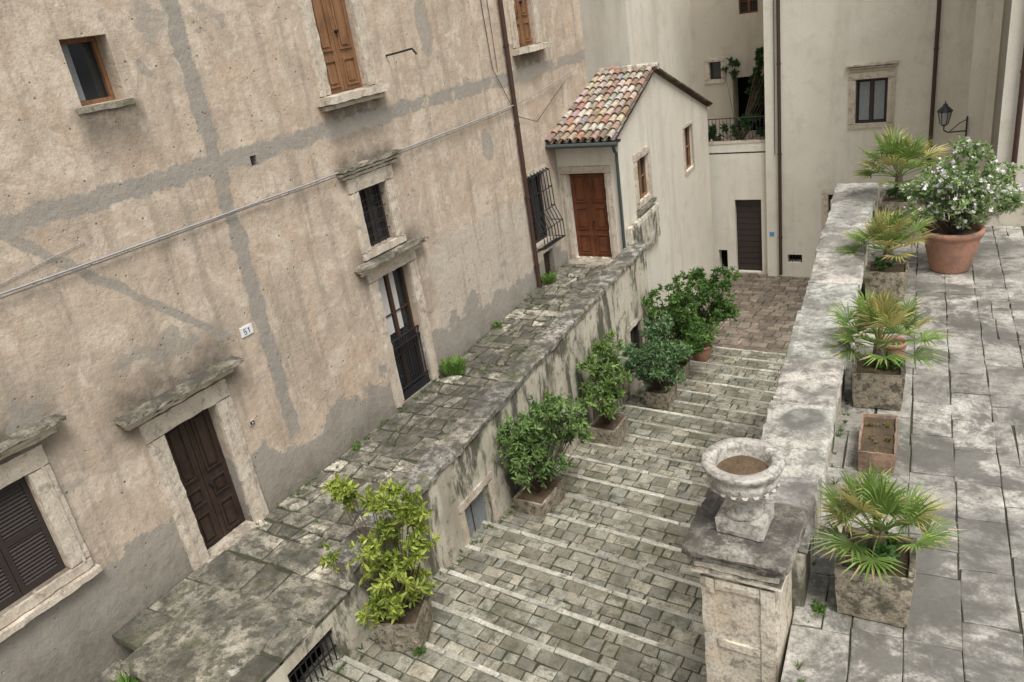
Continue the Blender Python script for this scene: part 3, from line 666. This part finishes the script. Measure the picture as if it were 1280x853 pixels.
def palm(mb,base,R_,H,nf=26,lean=0):
    base=Vector(base)
    mb.cyl(base-Vector((0,0,.05)),base+Vector((0,0,.14)),.07,.05,9,'bark')
    for i in range(nf):
        az=i*2.399+U(-.3,.3); el=math.radians(82-84*(i/nf)+U(-8,8)); d=Vector((math.cos(az)*math.cos(el),math.sin(az)*math.cos(el),math.sin(el)))
        pl=R_*U(.40,.66); p0=base+Vector((0,0,.08)); p1=p0+d*pl*.55+Vector((0,0,.02)); p2=p0+d*pl
        g_=U(.8,1.25); old=R()<.25
        gcol=(.17*g_,.26*g_,.06*g_) if not old else (.40*g_,.36*g_,.13*g_)
        mb.cyl(p0,p1,.008,.006,4,'palm',gcol,cap=False); mb.cyl(p1,p2,.006,.004,4,'palm',gcol,cap=False)
        side=d.cross(Vector((0,0,1))); 
        if side.length<.1: side=Vector((1,0,0))
        side.normalize(); up=side.cross(d).normalized(); nl=17; LL=R_*U(.46,.62)
        for j in range(nl):
            a=math.radians(-95+190*j/(nl-1)+U(-3,3)); dd=(d*math.cos(a)+side*math.sin(a)+up*(.10+.12*abs(math.sin(a)))).normalized(); l=LL*(1-.28*abs(a)/1.75)*U(.88,1.08)
            sw=dd.cross(up).normalized(); w=R_*.017
            droop=Vector((0,0,-1))*l*U(.05,.28)
            q1=p2+dd*l*.5; q2=p2+dd*l+droop
            tip=tuple(v*1.5 for v in gcol) if R()<.5 else (.42,.37,.16)
            mb.add([p2-sw*w*.25,p2+sw*w*.25,q1+sw*w+up*w*.3,q1-sw*w+up*w*.3,q1-up*w*.5],[(0,1,2,4),(0,4,3)],'palm',gcol)
            mb.add([q1+sw*w+up*w*.3,q1-sw*w+up*w*.3,q2,q1-up*w*.5],[(0,2,3),(1,3,2)],'palm',tip if R()<.4 else gcol)
def palmpot(name,x,y,hx,hy,h,R_,lift=0,rot=0,under=True,nf=26):
    e=empty(name); mb=MB(); planter(mb,x,y,-4.395,hx,hy,h,'planter',rot=rot); mb.build('stone_planter',e); mb=MB(); palm(mb,(x,y,-4.395+h-.02+lift),R_,0,nf)
    if under: bush(mb,(x,y,-4.4+h),[((x,y,-4.36+h),(hx*.8,hy*.8,.07))],50,.07,(.05,.11,.03),(.13,.24,.06),stems=False)
    mb.build('fan_palm',e)
palmpot('potted_fan_palm',-.49,5.0,.26,.26,.44,.56,.08,.05,nf=26)
palmpot('potted_fan_palm',-.86,8.12,.26,.26,.42,.66,.14,.1,nf=28)
palmpot('potted_fan_palm',-1.13,11.2,.27,.27,.42,.66,.14,.05)
palmpot('potted_fan_palm',-1.3,14.0,.28,.28,.62,.86,.28,.0)
e=empty('terracotta_trough'); mb=MB(); planter(mb,-.72,7.02,-4.395,.165,.37,.24,'terrao',.92,.08,.03); mb.build('trough',e)
mb=MB(); bush(mb,(-.72,7.02,-4.2),[((-.72,7.02,-4.185),(.12,.32,.015))],90,.03,(.16,.13,.05),(.26,.23,.10),stems=False); mb.build('dry_moss',e)
e=empty('small_terracotta_pot'); mb=MB(); rimpot(mb,-.80,8.92,-4.395,.14,.34); mb.build('pot',e)
x,y=-.42,12.35
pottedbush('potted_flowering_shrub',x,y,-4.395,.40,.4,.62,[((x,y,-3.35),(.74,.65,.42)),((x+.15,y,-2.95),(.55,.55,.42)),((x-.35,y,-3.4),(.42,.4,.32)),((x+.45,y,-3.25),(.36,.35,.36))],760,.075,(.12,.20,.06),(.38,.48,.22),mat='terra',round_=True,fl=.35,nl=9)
def weed(name,x,y,z,r,n=26,c1=(.07,.15,.03),c2=(.19,.31,.07)):
    mb=MB(); bush(mb,(x,y,z),[((x,y,z+r*.5),(r,r,r*.6))],n,.05,c1,c2,stems=False,nl=8)
    for i in range(int(n*3)):
        a=U(0,6.28); q=Vector((x+math.cos(a)*r*U(0,.8),y+math.sin(a)*r*U(0,.8),z)); leaf(mb,q,Vector((math.cos(a)*.5,math.sin(a)*.5,1)),r*U(.6,1.4),.012,c2)
    mb.build(name)
weed('weeds',-9.72,12.15,wz(12.1),.28,110); weed('weeds',-9.8,16.9,wz(16.9),.22,60); weed('weeds',-9.2,3.45,-7.5,.22,50); weed('weeds',-1.05,8.9,-4.4,.13,30); weed('weeds',-.83,4.75,-4.4,.04,8); weed('weeds',-6.35,6.0,stz(6.0,-6.3),.1,20); weed('weeds',-9.85,9.0,wz(9),.1,14); weed('weeds',-8.2,13,wz(13),.1,14); weed('weeds',-9.85,14.3,wz(14.3),.12,20)
mb=MB()
for i in range(150):
    y=U(6.3,18); x=random.choice((-9.95+U(0,.1),U(-9.9,-8.0),xo(y)-.5)); r=U(.03,.08)
    for k in range(9): a=U(0,6.28); leaf(mb,Vector((x,y,wz(y)-.01)),Vector((math.cos(a)*.7,math.sin(a)*.7,1)),r*U(.7,1.6),.014,(.12,.2,.05))
for i in range(60):
    y=U(4,14); x=xi(y)+U(.0,.06); r=U(.02,.06)
    for k in range(8): a=U(0,6.28); leaf(mb,Vector((x,y,-4.41)),Vector((math.cos(a)*.7,math.sin(a)*.7,1)),r*U(.7,1.6),.012,(.12,.2,.05))
for i in range(90):
    y=U(5,20); x=xo(y)+U(.03,.18); r=U(.03,.09); zz=stz(y,x)
    for k in range(9): a=U(0,6.28); leaf(mb,Vector((x,y,zz-.01)),Vector((math.cos(a)*.7,math.sin(a)*.7,1)),r*U(.7,1.6),.014,(.11,.19,.045))
mb.build('grass_tufts')
# ================================================================== FAR BUILDINGS
fb=empty('cream_townhouse')
FW=Frame((0,28.1,0),(1,0,0),(0,-1,0))
mb=MB()
mb.wall(FW,-6.88,-.6,-11,6,[(-4.0,-3.06,-5.1,-3.7),(-4.8,-3.8,-10.5,-7.45),(-6.15,-5.65,-9.95,-9.65),(-6.0,-5.0,2.0,4.0)],.35,'cream_far')
mb.add([(-6.88,28.1,-11),(-6.88,36,-11),(-6.88,36,6),(-6.88,28.1,6)],[(0,1,2,3)],'cream_far')
FW2=Frame((0,23.95,0),(1,0,0),(0,-1,0)); mb.wall(FW2,-.68,9,-11,6,[(2,3,-4,-2)],.3,'cream_far')
mb.add([(-.68,23.95,-11),(-.68,28.1,-11),(-.68,28.1,6),(-.68,23.95,6)],[(0,1,2,3)],'cream_far')
mb.w(.06,6,21.8,23.94,-11,6,'cream'); 
mb.w(-.3,-.1,23.75,23.95,-11,6,'cream')
mb.build('walls',fb)
mb=MB(); frame_trim(mb,FW,-4.0,-3.06,-5.1,-3.7,.22,True); cornice(mb,FW,-4.3,-2.75,-3.25,'trav',.16); casement(mb,FW,-4.0,-3.06,-5.1,-3.7,.14,2,1,'shut')
mb.box(FW,-3.9,-3.6,-5.0,-3.8,-.14,-.13,'grey'); mb.box(FW,-3.46,-3.16,-5.0,-3.8,-.14,-.13,'grey')
frame_trim(mb,FW,-4.8,-3.8,-10.5,-7.45,.2,False,out=.03); mb.box(FW,-4.8,-3.8,-10.5,-7.45,-.3,-.25,'woodd')
for i in range(5): mb.box(FW,-6.1+i*.1,-6.08+i*.1,-9.95,-9.65,-.06,-.04,'black')
mb.build('windows_and_doors',fb)
mb=MB()
for (u,yy,z0) in((-6.38,28.0,-10.4),(-1.76,28.0,-10.4),(.42,21.7,-10.4)):
    mb.cyl((u,yy,z0),(u,yy,6),.06,.06,10,'pipe')
    for v in range(-9,6,3): mb.cyl((u,yy,v),(u,yy,v+.06),.075,.075,10,'pipe')
mb.path([(-6.5,28.05,6),(-6.55,28.05,-6)],.012,5,'black')
mb.build('drain_pipes',fb)
bt=empty('tan_townhouse'); mb=MB()
FL=Frame((0,28.3,0),(1,0,0),(0,-1,0)); mb.wall(FL,-12,-6.885,-11,-5.6,[(-8.08,-7.12,-10.45,-7.65),(-8.75,-8.42,-10.4,-9.6)],.35,'cream_far')
FB=Frame((0,31.5,0),(1,0,0),(0,-1,0)); mb.wall(FB,-14,-6.885,-6.2,6,[(-9.8,-9.35,-3.7,-3.05),(-8.6,-7.9,-1.45,-.6),(-8.9,-7.3,-5.85,-3.7)],.6,'tan_far')
mb.w(-12,-6.89,28.3,31.5,-5.95,-5.9,'trav')
mb.w(-12,-6.89,28.28,28.5,-5.6,-5.5,'trav',seg=.15,rough=.01,wear=.01)
mb.build('walls',bt)
mb=MB(); frame_trim(mb,FB,-9.8,-9.35,-3.7,-3.05,.18,True); casement(mb,FB,-9.8,-9.35,-3.7,-3.05,.15,1,1,'shut'); casement(mb,FB,-8.6,-7.9,-1.45,-.6,.15,2,2,'woodr')
mb.box(FL,-8.08,-7.12,-10.45,-7.65,-.25,-.18,'shut')
for i in range(12): mb.box(FL,-8.04,-7.16,-10.4+i*.225,-10.2+i*.225,-.18,-.165,'shut')
mb.box(FW,-6.78,-6.62,-8.95,-8.8,0,.02,'blue')
mb.build('windows_and_doors',bt)
mb=MB()
for i in range(28): mb.cyl((-10.5+i*.13,28.35,-5.5),(-10.5+i*.13,28.35,-4.7),.01,.01,5,'black')
mb.path([(-10.6,28.35,-4.7),(-6.9,28.35,-4.7)],.018,6,'black'); mb.build('balcony_railing',bt)
mb=MB(); bush(mb,(-8,28.7,-5.8),[((-8.7,28.6,-5.2),(.6,.3,.35)),((-7.6,28.6,-5.1),(.7,.3,.4)),((-9.6,28.6,-5.25),(.5,.3,.3)),((-7.6,30.8,-3.9),(.5,.4,.9)),((-7.5,31.2,-2.9),(.4,.3,.5)),((-8.9,31.2,-3.3),(.35,.3,.3))],420,.16,(.015,.04,.012),(.06,.13,.035)); mb.build('balcony_plants')
lh=empty('pale_townhouse'); mb=MB(); mb.w(-17,-10.45,25.2,33,-11,6,'cream_far'); mb.w(-11.0,-10.6,24.9,25.197,1.0,1.6,'tan_far',seg=.1,rough=.01); mb.build('walls',lh)
lp=empty('wall_lantern'); mb=MB(); X0,Y0,Z0=-1.2,23.82,-4.25
mb.lathe((X0,Y0,Z0),[(.02,-.26),(.09,-.22),(.10,-.2)],6,'black'); mb.lathe((X0,Y0,Z0),[(.10,-.2),(.16,.12)],6,'lglass'); mb.lathe((X0,Y0,Z0),[(.19,.12),(.19,.15),(.09,.25),(.06,.27),(.06,.31),(.015,.34),(.01,.4)],6,'black')
for i in range(6):
    t=i*math.pi/3; mb.cyl((X0+.10*math.cos(t),Y0+.10*math.sin(t),Z0-.2),(X0+.165*math.cos(t),Y0+.165*math.sin(t),Z0+.13),.009,.009,5,'black')
mb.path([(X0,Y0,Z0-.24),(X0,Y0,Z0-.36),(X0+.1,Y0,Z0-.42),(-.68,Y0+.1,Z0-.42)],.018,6,'black')
mb.path([(X0+.12,Y0,Z0-.42),(X0+.25,Y0,Z0-.3),(-.85,Y0,Z0-.2),(-.68,Y0+.1,Z0-.12)],.012,6,'black'); mb.w(-.7,-.66,Y0+.02,Y0+.2,Z0-.55,Z0-.05,'black')
mb.build('lantern',lp)
for o in sc.objects:
    if o.parent is None: o.location.z+=LIFT
# ------------------------------------------------------------------ camera
cam=bpy.data.objects.new('camera',bpy.data.cameras.new('camera')); sc.collection.objects.link(cam); sc.camera=cam
r=Vector((.856,.4965,-.1441)).normalized(); b=Vector((.5103,-.7669,.3894)).normalized(); u=b.cross(r).normalized(); r=u.cross(b)
cam.matrix_world=Matrix(((r.x,u.x,b.x,0),(r.y,u.y,b.y,0),(r.z,u.z,b.z,LIFT),(0,0,0,1)))
cam.data.lens=27.37; cam.data.sensor_width=36; cam.data.clip_end=1500; cam.data.clip_start=.05
# ------------------------------------------------------------------ light
EL=math.radians(62); AZ=math.radians(128)
w=bpy.data.worlds.new('World'); sc.world=w; w.use_nodes=True; nt=w.node_tree; bg=nt.nodes['Background']
sk=nt.nodes.new('ShaderNodeTexSky'); sk.sky_type='NISHITA'; sk.sun_disc=False; sk.sun_elevation=EL; sk.sun_rotation=AZ; sk.dust_density=4
hs=nt.nodes.new('ShaderNodeHueSaturation'); hs.inputs['Saturation'].default_value=.16; hs.inputs['Value'].default_value=1.2; nt.links.new(sk.outputs[0],hs.inputs['Color']); nt.links.new(hs.outputs[0],bg.inputs[0]); bg.inputs[1].default_value=.15
sd=bpy.data.lights.new('sun','SUN'); sd.energy=2.7; sd.angle=math.radians(22); sd.color=(1,.975,.94)
so=bpy.data.objects.new('sun',sd); sc.collection.objects.link(so); dv=Vector((math.sin(AZ)*math.cos(EL),math.cos(AZ)*math.cos(EL),math.sin(EL))); so.rotation_euler=dv.to_track_quat('Z','Y').to_euler(); so.location=(0,0,40)
